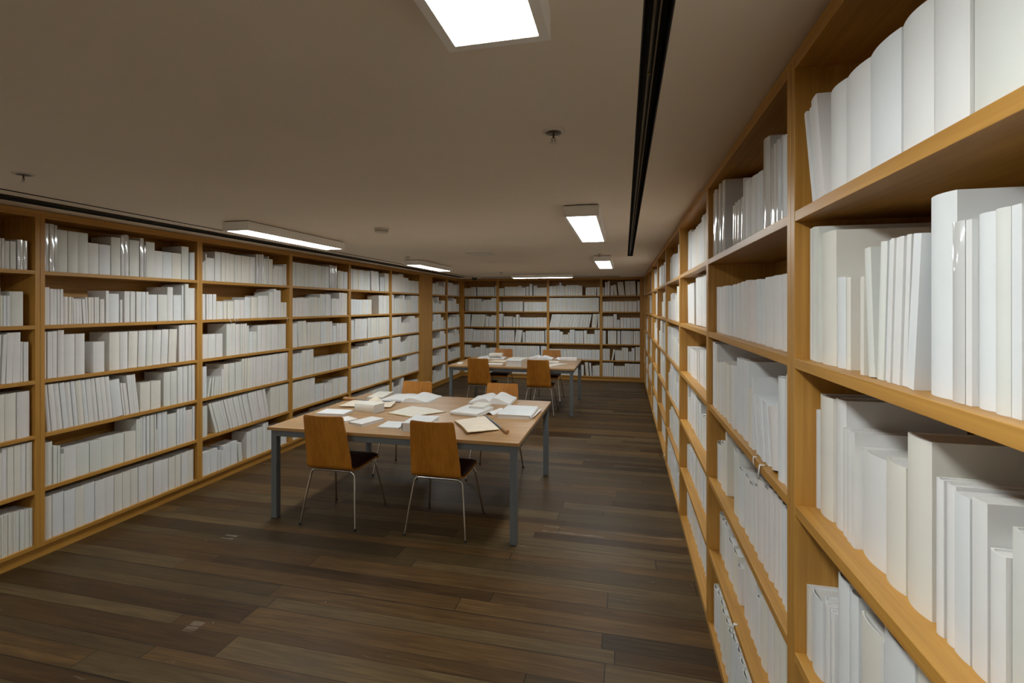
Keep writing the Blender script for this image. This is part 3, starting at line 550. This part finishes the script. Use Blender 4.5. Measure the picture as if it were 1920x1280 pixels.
# ---------------------------------------------------------------- ribbons and slips hanging over shelf edges
def strip_obj(name, pts, wv, m, label, cat, group=None):
    """flat ribbon through pts with half-width vector wv"""
    b = MB(); e = .0006
    o = pts[0]; P = [(p[0]-o[0], p[1]-o[1], p[2]-o[2]) for p in pts]
    up = [(p[0]-wv[0], p[1]-wv[1], p[2]-wv[2]) for p in P]; dn = [(p[0]+wv[0], p[1]+wv[1], p[2]+wv[2]) for p in P]
    b.grid([up, dn], None, True)
    ob = b.build(name, m, loc=o, label=label, cat=cat, group=group)
    sf = ob.modifiers.new('solid', 'SOLIDIFY'); sf.thickness = e; sf.offset = 0
    return ob
def zsh(k): return Z1-k*PITCH
def hang(X, Y, k, sg, L, wd, label, drift=0.0):
    """ribbon end lying on shelf k and hanging over its front edge; sg = outward direction"""
    z = zsh(k)
    pts = [(X-sg*.012, Y, z+.0012), (X-sg*.002, Y, z+.0014), (X+sg*.002, Y+drift*.2, z-.001), (X+sg*.0035, Y+drift*.5, z-L*.45), (X+sg*.004, Y+drift, z-L)]
    strip_obj('ribbon', pts, (0, wd/2, 0), M['ribbon'], label, 'ribbon', 'white tie ribbons over the shelf edges')
hang(XL, 4.055, 1, 1, .040, .010, 'white ribbon end hanging left over second shelf of third left bay', .03)
hang(XL, 4.125, 1, 1, .035, .008, 'white ribbon end hanging in the middle of a ribbon trio, left wall', .015)
hang(XL, 4.155, 1, 1, .030, .007, 'white ribbon end at right of the ribbon trio, left wall', .02)
hang(XL, 4.905, 1, 1, .052, .006, 'thin white ribbon hanging beside the third left stile', .004)
hang(XR, 1.735, 2, -1, .020, .012, 'white ribbon laid over third shelf of second right bay, farther one', -.02)
hang(XR, 1.650, 2, -1, .050, .014, 'white ribbon curling below third shelf of second right bay, nearer one', .015)
hang(XR, 2.02, 4, -1, .045, .014, 'white ribbon curling over fifth shelf of second right bay', .01)
hang(XR, 5.42, 5, -1, .03, .02, 'white tie at floor level on the bottom shelf, middle of the right wall', .02)
hang(XR, 5.75, 4, -1, .05, .016, 'white ribbon over the fifth shelf, middle of the right wall', .02)
hang(XR, 8.3, 4, -1, .10, .03, 'white tie hanging low at the far end of the right wall', .02)
b = MB(); b.box(-.004, .001, -.06, .02, 0, .003)
b.build('paper_slip', M['paper_w'], loc=(XR-.0015, 1.29, zsh(4)+.0006), label='narrow white paper slip on the shelf edge at lower right', cat='paper')

# ---------------------------------------------------------------- tables
def table(x0, x1, y0, y1, label):
    r = empty('reading_table', ((x0+x1)/2, (y0+y1)/2, 0), label=label, cat='table', group='square wooden reading tables')
    hx, hy = (x1-x0)/2, (y1-y0)/2; zt = .7335; tt = .0235
    b = MB(); b.box(-hx, hx, -hy, hy, zt-.0015, zt, M['table']); b.box(-hx, hx, -hy, hy, zt-tt, zt-.0015, M['table_edge']); b.build('tabletop', M['table'], r)
    i = .02; L = .05
    for sx in (-1, 1):
        for sy in (-1, 1):
            lx, ly = sx*(hx-i-L/2), sy*(hy-i-L/2)
            b = MB(); b.box(-L/2, L/2, -L/2, L/2, .004, zt-tt-.0005); lg = b.build('leg', M['grey_steel'], r, loc=(lx, ly, 0), bevel=.003)
            b = MB(); b.box(-L/2+.002, L/2-.002, -L/2+.002, L/2-.002, 0, .004); b.build('foot', M['rubber'], lg)
    a = zt-tt-.0006
    for sy in (-1, 1):
        b = MB(); y = sy*(hy-i-.015); b.box(-hx+i+L, hx-i-L, y-.0148, y+.0148, a-.05, a); b.build('apron', M['grey_steel'], r, bevel=.002)
    for sx in (-1, 1):
        b = MB(); x = sx*(hx-i-.015); b.box(x-.0148, x+.0148, -hy+i+L, hy-i-L, a-.05, a); b.build('apron', M['grey_steel'], r, bevel=.002)
    return r
table(-2.776, -.722, 3.320, 4.862, 'large near wooden reading table with grey steel legs')
table(-2.790, -.745, 7.405, 8.880, 'far wooden reading table with grey steel legs')

# ---------------------------------------------------------------- chairs
def make_chair():
    r = empty('dining_chair', (0, 0, 0), cat='chair')
    # shell: profile (y, z, halfwidth), seat faces +y
    prof = [(-.300, .868, .166), (-.296, .84, .168), (-.275, .74, .175), (-.252, .63, .183), (-.234, .55, .188), (-.222, .50, .191), (-.212, .47, .192), (-.190, .447, .193), (-.16, .438, .194),
            (-.10, .434, .197), (0, .436, .200), (.09, .444, .200), (.15, .447, .199), (.19, .443, .196), (.212, .430, .192), (.222, .412, .186)]
    fine = []
    for i in range(len(prof)-1):                       # smooth the side profile
        p0, p1, p2, p3 = prof[max(0, i-1)], prof[i], prof[i+1], prof[min(len(prof)-1, i+2)]
        for q in range(4):
            u = q/4
            fine.append(tuple(.5*(2*p1[k]+(p2[k]-p0[k])*u+(2*p0[k]-5*p1[k]+4*p2[k]-p3[k])*u*u+(-p0[k]+3*p1[k]-3*p2[k]+p3[k])*u**3) for k in range(3)))
    fine.append(prof[-1])
    rows = []; NW = 16; n = len(fine); R = .015
    for k, (y, z, hw) in enumerate(fine):
        s0 = sum(math.dist(fine[i][:2], fine[i+1][:2]) for i in range(k)); s1 = sum(math.dist(fine[i][:2], fine[i+1][:2]) for i in range(k, n-1))
        e = min(s0, s1); hw -= R-math.sqrt(max(0, R*R-(R-e)**2)) if e < R else 0
        f = max(0, min(1, (z-.45)/.08)) if k < n/2 else 0
        rows.append([((-1+2*j/NW)*hw, y+.016*f*(-1+2*j/NW)**2, z) for j in range(NW+1)])
    b = MB(); b.grid(rows, None, True); sh = b.build('plywood_shell', M['chair_ply'], r)
    m = sh.modifiers.new('solid', 'SOLIDIFY'); m.thickness = .011; m.offset = -1
    m = sh.modifiers.new('split', 'EDGE_SPLIT'); m.split_angle = radians(35)
    # pad on the seat
    pr = []
    for k, (y, z, hw) in enumerate(prof[8:15]):
        ed = 0 if k in (0, 6) else .009
        pr.append([(q*(hw-.008), y+(.01 if k == 0 else 0), z+.004+(ed if abs(q) < .99 else 0)) for q in [-1+2*j/10 for j in range(11)]])
    b = MB(); b.grid(pr, None, True); pd = b.build('seat_pad', M['pad'], r)
    m = pd.modifiers.new('solid', 'SOLIDIFY'); m.thickness = .006; m.offset = 1
    # legs and cross bars
    for sy, yt, yf in ((-1, -.165, -.240), (1, .155, .245)):
        for sx in (-1, 1):
            xf, xt = sx*.236, sx*.185; zc = .408
            pts = [(xf, yf, .006), (xf-(xf-xt)*.45, yf-(yf-yt)*.45, .006+.19), (xt+sx*.006, yt+(yf-yt)*.08, .365)]
            for q in range(1, 7):
                a = q*pi/12; pts.append((xt-sx*.035*(1-cos(a))+sx*.004*(1-q/6), yt+(yf-yt)*.06*(1-q/6), .372+.044*sin(a)))
            pts.append((xt-sx*.075, yt, .4165))
            b = MB(); b.tube(pts, .0085, n=12); lg = b.build('leg', M['chrome'], r)
            b = MB(); b.lathe([(.0095, 0), (.0105, .004), (.0095, .016), (.004, .017)], n=12); b.build('foot_cap', M['rubber'], lg, loc=(xf, yf, 0))
        b = MB(); b.tube([(-.112, yt, .4165), (.112, yt, .4165)], .0085, n=12); b.build('crossbar', M['chrome'], r)
    for sx in (-1, 1):
        b = MB(); b.tube([(sx*.10, -.165, .4165), (sx*.10, .155, .4165)], .007, n=10); b.build('seat_rail', M['chrome'], r)
    return r
chair0 = make_chair(); used = False
def place_chair(x, y, rz, label):
    global used
    if not used: c = chair0; used = True
    else:
        c = chair0.copy(); COL.objects.link(c)
        for ch in list(chair0.children):
            d = ch.copy(); COL.objects.link(d); d.parent = c
            for g in ch.children:
                e = g.copy(); COL.objects.link(e); e.parent = d
    c.location = (x, y, 0); c.rotation_euler = (0, 0, rz)
    tag(c, label=label, cat='chair', group='plywood chairs around the reading tables')
place_chair(-2.218, 3.533, 0.0, 'left front plywood chair at the near table, back to the camera')
place_chair(-1.352, 3.552, 0.012, 'right front plywood chair at the near table, back to the camera')
place_chair(-2.212, 4.650, pi-.01, 'left plywood chair on the far side of the near table')
place_chair(-1.268, 4.738, pi+.01, 'right plywood chair on the far side of the near table')
place_chair(-2.250, 7.625, -.02, 'left front plywood chair at the far table, back to the camera')
place_chair(-1.290, 7.615, 0.0, 'right front plywood chair at the far table, back to the camera')
place_chair(-2.262, 8.765, pi, 'left plywood chair behind the far table')
place_chair(-1.335, 8.742, pi-.02, 'right plywood chair behind the far table')

# ---------------------------------------------------------------- things on the tables
TZ = .7335
def closed_book(name, x, y, z, wx, wy, t, rz, label, spine='x-', m='w', soft=False, pg=True):
    """lying book wx by wy, thickness t; spine on the -x, +x, -y or +y side"""
    cb, pb = MB(), MB()
    rot = {'x+': 0, 'y+': pi/2, 'x-': pi, 'y-': -pi/2}[spine]
    D, hh = (wx, wy) if spine[0] == 'x' else (wy, wx)
    def T(p):   # book local (x spine, y thickness, z height) -> lying
        X, Yy, Zz = p[0]+D/2, p[2]-hh/2, p[1]
        return (X*cos(rot)-Yy*sin(rot), X*sin(rot)+Yy*cos(rot), Zz)
    book_mesh(cb, pb, 0, t, D, hh, soft, M['cover_'+m], 8, T)
    r = empty(name, (x, y, z+.0003), (0, 0, rz), label=label, cat='book')
    cb.build('cover', M['cover_'+m], r); pb.build('page_block', M['pages'], r)
    return r
def open_book(x, y, z, wx, wy, rz, label, hl=.016, hr=.03, m='w'):
    """open book: spine along local y, spread along local x"""
    r = empty('open_book', (x, y, z), (0, 0, rz), label=label, cat='book')
    b = MB(); b.box(-wx/2, -.008, -wy/2, wy/2, .0004, .003); b.box(.008, wx/2, -wy/2, wy/2, .0004, .003); b.box(-.008, .008, -wy/2, wy/2, .0004, .002)
    b.build('cover', M['cover_'+m], r)
    for sg, hh in ((-1, hl), (1, hr)):
        n = 20; top = []; bot = []
        for i in range(n+1):
            u = i/n; X = sg*(.003+u*(wx/2-.010))
            pk = .24; f = .35+.65*sin(pi/2*min(1, u/pk))**.8 if u < pk else .12+.88*(1+cos(pi*(u-pk)/(1-pk)))/2; zz = .0045+.004+hh*f
            top.append((X, zz)); bot.append((X, .0035))
        b = MB(); y0, y1 = -wy/2+.004, wy/2-.004
        b.grid([[(X, y0, zz) for X, zz in top], [(X, y1, zz) for X, zz in top]], None, True)
        b.grid([[(X, y0, zz) for X, zz in bot], [(X, y1, zz) for X, zz in bot]], None, False)
        for yy in (y0, y1):
            b.grid([[(X, yy, zz) for X, zz in bot], [(X, yy, zz) for X, zz in top]], None, False)
        b.face([(bot[-1][0], y0, bot[-1][1]), (bot[-1][0], y1, bot[-1][1]), (top[-1][0], y1, top[-1][1]), (top[-1][0], y0, top[-1][1])])
        b.face([(bot[0][0], y0, bot[0][1]), (bot[0][0], y1, bot[0][1]), (top[0][0], y1, top[0][1]), (top[0][0], y0, top[0][1])])
        b.build('page_block', M['paper_w'], r)
    return r
def sheet_stack(name, quad, z, t, m, label, lift=None, deckle=(), cat='paper', nx=14, ny=10):
    """slightly wavy stack of sheets over a quad given as 4 table points (near-left, near-right, far-right, far-left)"""
    cx = sum(q[0] for q in quad)/4; cy = sum(q[1] for q in quad)/4
    r = empty(name, (cx, cy, z+.0004), label=label, cat=cat)
    def P(u, v):
        a, b_, c_, d = quad
        x = (a[0]*(1-u)+b_[0]*u)*(1-v)+(d[0]*(1-u)+c_[0]*u)*v; y = (a[1]*(1-u)+b_[1]*u)*(1-v)+(d[1]*(1-u)+c_[1]*u)*v
        return x-cx, y-cy
    lf = lift or (lambda u, v: 0)
    b = MB(); top = []; bot = []
    for j in range(ny+1):
        rt_, rb = [], []
        for i in range(nx+1):
            u, v = i/nx, j/ny; x, y = P(u, v); l = lf(u, v)
            rt_.append((x, y, l+t)); rb.append((x, y, l))
        top.append(rt_); bot.append(rb)
    b.grid(top, None, True); b.grid(bot, None, True)
    for e in ([q[0] for q in top], [q[0] for q in bot]), ([q[-1] for q in top], [q[-1] for q in bot]), (top[0], bot[0]), (top[-1], bot[-1]): b.grid(list(e), None, False)
    b.build('sheets', m, r)
    rr = random.Random(label)
    for side in deckle:
        bb = MB(); n = 34; A, Bq = [], []
        for i in range(n+1):
            q = i/n; u, v = {'l': (0, q), 'r': (1, q), 'n': (q, 0), 'f': (q, 1)}[side]
            x, y = P(u, v); l = lf(u, v); nx_, ny_ = {'l': P(-.03, v), 'r': P(1.03, v), 'n': P(u, -.03), 'f': P(u, 1.03)}[side]
            k = rr.uniform(.3, 1.1)
            A.append((x, y, l+t*.9)); Bq.append((x+(nx_-x)*k, y+(ny_-y)*k, max(.0005, l+t*.3)))
        bb.grid([A, Bq], None, False); o = bb.build('deckle_edge', M['deckle'], r)
        o.modifiers.new('solid', 'SOLIDIFY').thickness = .0008
    return r

# near table
closed_book('thick_book', -2.278, 4.036, TZ, .225, .150, .074, -.215, 'very thick cream-spined white book lying at the left of the near table', 'y-', 'c')
closed_book('book', -2.53, 3.872, TZ, .265, .185, .020, .06, 'flat white book near the left edge of the near table', 'y+', 'k')
closed_book('book', -2.285, 3.672, TZ, .16, .11, .014, -.5, 'small white book half hidden behind the left front chair', 'x-', 'w')
closed_book('book', -2.075, 3.628, TZ, .150, .235, .022, -.34, 'slanted white book between the two front chairs of the near table', 'x-', 'w')
closed_book('book', -1.815, 3.585, TZ, .18, .19, .012, .03, 'thin white book tucked beside the thick block book', 'y-', 'k')
closed_book('thick_book', -1.575, 3.585, TZ, .215, .275, .064, .03, 'thick white block book behind the right front chair', 'x-', 'k')
sheet_stack('manuscript_sheets', [(-2.064, 3.981), (-1.794, 3.894), (-1.58, 4.149), (-1.98, 4.305)], TZ, .006, M['paper_n'], 'cream deckle-edged sheets lying in the middle of the near table', lambda u, v: .010*(sin(pi*u)**2)*(v*.6+.2)+.012*v*(1-v), ('n', 'r'))
open_book(-2.155, 4.668, TZ, .535, .365, -.02, 'big open white book at the back of the near table, left side', .012, .034, 'w')
closed_book('book', -2.540, 4.725, TZ, .170, .340, .020, .13, 'flat white book left of the big open book', 'x-', 'c')
open_book(-1.300, 4.765, TZ, .430, .350, .02, 'open white book with arched pages at the back right of the near table', .040, .052, 'k')
closed_book('book', -1.345, 4.205, TZ, .270, .330, .028, -.20, 'white book in loose glossy wrapping below a small book', 'y-', 'w')
closed_book('small_book', -1.305, 4.325, TZ+.0285, .145, .200, .020, -.10, 'small cream book on top of the glossy wrapped book', 'x-', 'c')
sheet_stack('glassine_wrapper', [(-1.200, 4.12), (-1.130, 4.13), (-1.085, 4.36), (-1.145, 4.375)], TZ, .0012, M['paper_w'], 'loose glossy wrapper flap beside the wrapped book', lambda u, v: .022*sin(pi*min(1, u*1.05))*(1-.3*v))
closed_book('large_book', -.925, 4.250, TZ, .290, .400, .030, .0, 'large flat white book near the right edge of the near table', 'x+', 'k')
b = sheet_stack('loose_cover_flap', [(-.775, 4.06), (-.745, 4.10), (-.735, 4.42), (-.775, 4.44)], TZ, .002, M['paper_w'], 'raised cover flap at the right side of the large flat book', lambda u, v: .022*u*(1-v*.2))
def newspaper(quad, rod_a, rod_b, handle, label_p, label_h, lift):
    sheet_stack('newspaper', quad, TZ, .003, M['paper_c'], label_p, lift, ('n', 'l'), 'newspaper')
    ax, ay = rod_a; bx2, by2 = rod_b; L = math.hypot(bx2-ax, by2-ay)
    r = empty('newspaper_holder', (ax, ay, TZ+.0085), (0, 0, math.atan2(by2-ay, bx2-ax)), label=label_h, cat='newspaper holder')
    b = MB(); b.tube([(0, 0, 0), (L, 0, 0)], .0078, n=10); b.build('rod', M['rod'], r)
    b = MB(); hz = [(0, .010), (.015, .013), (.04, .0165), (.065, .014), (.08, .013), (.10, .018), (.12, .0185), (.132, .012)]
    b.tube([(L+q, 0, .010) for q, _ in hz], .01, n=14, rs=[max(.004, k) for _, k in hz]); b.build('handle', M['turned'], r)
newspaper([(-1.143, 3.465), (-.945, 3.640), (-1.18, 4.045), (-1.381, 3.831)], (-1.195, 4.085), (-.925, 3.655), None,
          'cream newspaper sheets beside the right front chair on the near table', 'wooden-handled newspaper stick at the front right of the near table', lambda u, v: .006+.012*sin(pi*v)*(1-u)*.8+.010*(1-u)*(1-v))
sheet_stack('newspaper', [(-2.655, 4.125), (-2.15, 4.19), (-2.19, 4.385), (-2.68, 4.425)], TZ, .003, M['paper_c'], 'curling cream newspaper on the stick behind the thick book',
            lambda u, v: .008+.055*max(0, sin(pi*(u-.38)/.32))**1*v*(1 if .38 < u < .70 else 0)+.018*max(0, u-.8)*5*v, ('n',), 'newspaper')
r = empty('newspaper_holder', (-2.17, 4.447, TZ+.0085), (0, 0, pi+.005), label='newspaper stick with round wooden handle at the left of the near table', cat='newspaper holder')
b = MB(); b.tube([(0, 0, 0), (.50, 0, 0)], .006, n=10); b.build('rod', M['rod'], r)
b = MB(); hz = [(0, .010), (.015, .013), (.04, .0165), (.065, .014), (.08, .013), (.10, .018), (.12, .0185), (.132, .012)]
b.tube([(.5+q, 0, .010) for q, _ in hz], .01, n=14, rs=[k for _, k in hz]); b.build('handle', M['turned'], r)
# far table
open_book(-2.390, 8.650, TZ, .50, .34, .10, 'open white book under a closed book at the left of the far table', .022, .014, 'k')
closed_book('book', -2.305, 8.640, TZ+.044, .24, .20, .045, .12, 'closed white book resting on the open book of the far table', 'y-', 'c')
sheet_stack('manuscript_sheets', [(-2.30, 8.02), (-2.00, 8.00), (-1.96, 8.24), (-2.24, 8.30)], TZ, .006, M['paper_c'], 'small cream sheets behind the left front chair of the far table', lambda u, v: .012*u*v, ('n',))
closed_book('book', -2.10, 7.72, TZ, .30, .16, .012, .05, 'thin white book at the front edge of the far table', 'y-', 'w')
closed_book('thick_book', -1.735, 7.655, TZ, .235, .23, .090, .06, 'thick white block book in the middle front of the far table', 'y+', 'k')
closed_book('book', -1.85, 8.42, TZ, .31, .38, .032, -.1, 'flat ivory book in the middle of the far table', 'x-', 'c')
open_book(-1.49, 8.73, TZ, .46, .34, 0, 'open white book at the back of the far table, right side', .040, .040, 'w')
sheet_stack('manuscript_sheets', [(-1.27, 8.15), (-1.08, 8.13), (-1.10, 8.36), (-1.28, 8.40)], TZ, .006, M['paper_n'], 'small stack of ivory sheets beside the right front chair of the far table', lambda u, v: .006*u*v)
sheet_stack('newspaper', [(-1.15, 7.58), (-.905, 8.02), (-1.06, 8.10), (-1.30, 7.80)], TZ, .004, M['paper_n'], 'loose white sheets near the right end of the far table', lambda u, v: .012*u*(1-u))
closed_book('thick_book', -.955, 8.55, TZ, .29, .22, .050, .05, 'thick closed white book at the far right of the far table', 'y-', 'p')
sheet_stack('white_folder', [(-1.20, 8.55), (-1.105, 8.52), (-1.09, 8.82), (-1.18, 8.86)], TZ, .006, M['paper_w'], 'white folder left of the thick book on the far table', lambda u, v: .02*(1-u))
b = MB(); b.tube([(-.05, 0, .014), (-.03, 0, .014), (.03, 0, .014), (.05, 0, .014)], .01, n=12, rs=[.006, .012, .013, .006])
b.build('stick_handle', M['turned'], loc=(-2.66, 8.17, TZ), rot=(0, 0, .1), label='small turned wooden handle at the left end of the far table', cat='handle')
closed_book('small_book', -2.66, 7.66, TZ, .09, .13, .020, .1, 'tiny white book at the front left of the far table', 'y-', 'w')

# ---------------------------------------------------------------- ceiling fittings
def light(x, y, rz, label, L=1.30, W=.23, Hh=.068):
    r = empty('ceiling_light', (x, y, ZC), (0, 0, rz), label=label, cat='ceiling light', group='white box lights on the ceiling')
    b = MB(); w2, l2 = W/2, L/2
    b.box(-w2+.01, w2-.01, -l2+.01, l2-.01, -.006, -.0004); b.build('mounting_plate', M['black'], r)
    b = MB(); e = .022; z0, z1 = -.006-Hh, -.006
    for a in ((-w2, -w2+e, -l2, l2), (w2-e, w2, -l2, l2), (-w2+e, w2-e, -l2, -l2+e), (-w2+e, w2-e, l2-e, l2)): b.box(*a, z0, z1)
    b.box(-w2+e, w2-e, -l2+e, l2-e, z1-.004, z1); b.build('housing', M['white_metal'], r, bevel=.001)
    b = MB(); b.box(-w2+e, w2-e, -l2+e, l2-e, z0+.002, z0+.006); b.build('diffuser', M['lamp'], r)
light(-.270, .385, 0, 'big bright ceiling light at the top of the picture')
light(-.270, 3.755, 0, 'ceiling light in the right row, second from the camera')
light(-.275, 6.955, 0, 'small ceiling light farthest in the right row')
light(-2.880, .385, 0, 'ceiling light of the left row beside the camera, out of frame')
light(-2.880, 3.755, 0, 'long ceiling light in the left row, above the third left bookcase')
light(-2.900, 6.955, 0, 'ceiling light farthest in the left row')
light(-1.640, 9.830, pi/2, 'crosswise ceiling light in front of the back bookcases', L=1.26)
light(-2.45, -1.45, pi/2, 'crosswise light added unseen behind the camera to brighten the left wall', L=1.26)  # added lamp, out of view, lifts the light on the left bookcases

def sprinkler(x, y, label):
    r = empty('sprinkler', (x, y, ZC), label=label, cat='sprinkler', group='fire sprinklers in the ceiling')
    b = MB(); b.lathe([(.042, 0), (.041, -.004), (.030, -.005), (.029, -.0005)], n=24); b.build('escutcheon', M['plastic'], r)
    b = MB(); b.lathe([(.028, -.0052), (.028, -.0058), (.001, -.0056)], n=20); b.build('cup', M['bronze'], r)
    b = MB(); b.tube([(0, 0, -.005), (0, 0, -.025)], .0035, n=10); b.tube([(-.006, 0, -.024), (-.007, 0, -.031), (0, 0, -.039)], .0014, n=6); b.tube([(.006, 0, -.024), (.007, 0, -.031), (0, 0, -.039)], .0014, n=6); b.build('frame', M['bronze'], r)
    b = MB(); b.lathe([(.003, -.038), (.015, -.0400), (.015, -.0415), (.003, -.0425)], n=16); b.build('deflector', M['plastic'], r)
sprinkler(-.256, 1.786, 'ceiling sprinkler between the two nearest right-row lights')
sprinkler(-2.869, 1.77, 'ceiling sprinkler at the far left of the picture')
sprinkler(-.30, 6.13, 'ceiling sprinkler just before the farthest right-row light')
sprinkler(-2.77, 5.89, 'small far ceiling sprinkler just before the farthest left-row light')
sprinkler(-2.30, 9.0, 'farthest ceiling sprinkler near the crosswise light')
r = empty('smoke_detector', (-1.975, 3.69, ZC), label='round white smoke detector in the middle of the ceiling', cat='smoke detector')
b = MB(); b.lathe([(.062, 0), (.062, -.008), (.058, -.011)], n=28); b.build('base', M['plastic'], r)
b = MB(); b.lathe([(.050, -.011), (.053, -.018), (.054, -.030), (.049, -.040), (.030, -.045), (.002, -.046)], n=28); b.build('sensor_cap', M['plastic'], r)
b = MB(); b.lathe([(.0515, -.0205), (.0555, -.0215), (.0555, -.024), (.0515, -.025)], n=28); b.build('vent_ring', M['bronze'], r)
r = empty('access_panel', (-1.74, 5.79, ZC), (0, 0, 0), label='flat square access panel in the middle of the ceiling', cat='panel')
b = MB(); b.box(-.15, .15, -.17, .17, -.006, -.0004); b.build('panel', M['plastic'], r, bevel=.002)
b = MB(); b.box(-.135, .135, -.155, .155, -.009, -.006); b.build('inner_panel', M['plastic'], r)
r = empty('dome_camera', (-3.20, 10.15, ZC), label='dark dome camera on the ceiling near the far left corner', cat='security camera')
b = MB(); b.lathe([(.085, 0), (.085, -.018), (.070, -.030), (.062, -.032)], n=28); b.build('housing', M['plastic'], r)
b = MB(); b.lathe([(.060, -.030), (.056, -.052), (.042, -.074), (.022, -.087), (.003, -.090)], n=28); b.build('dome', M['dark_glass'], r)
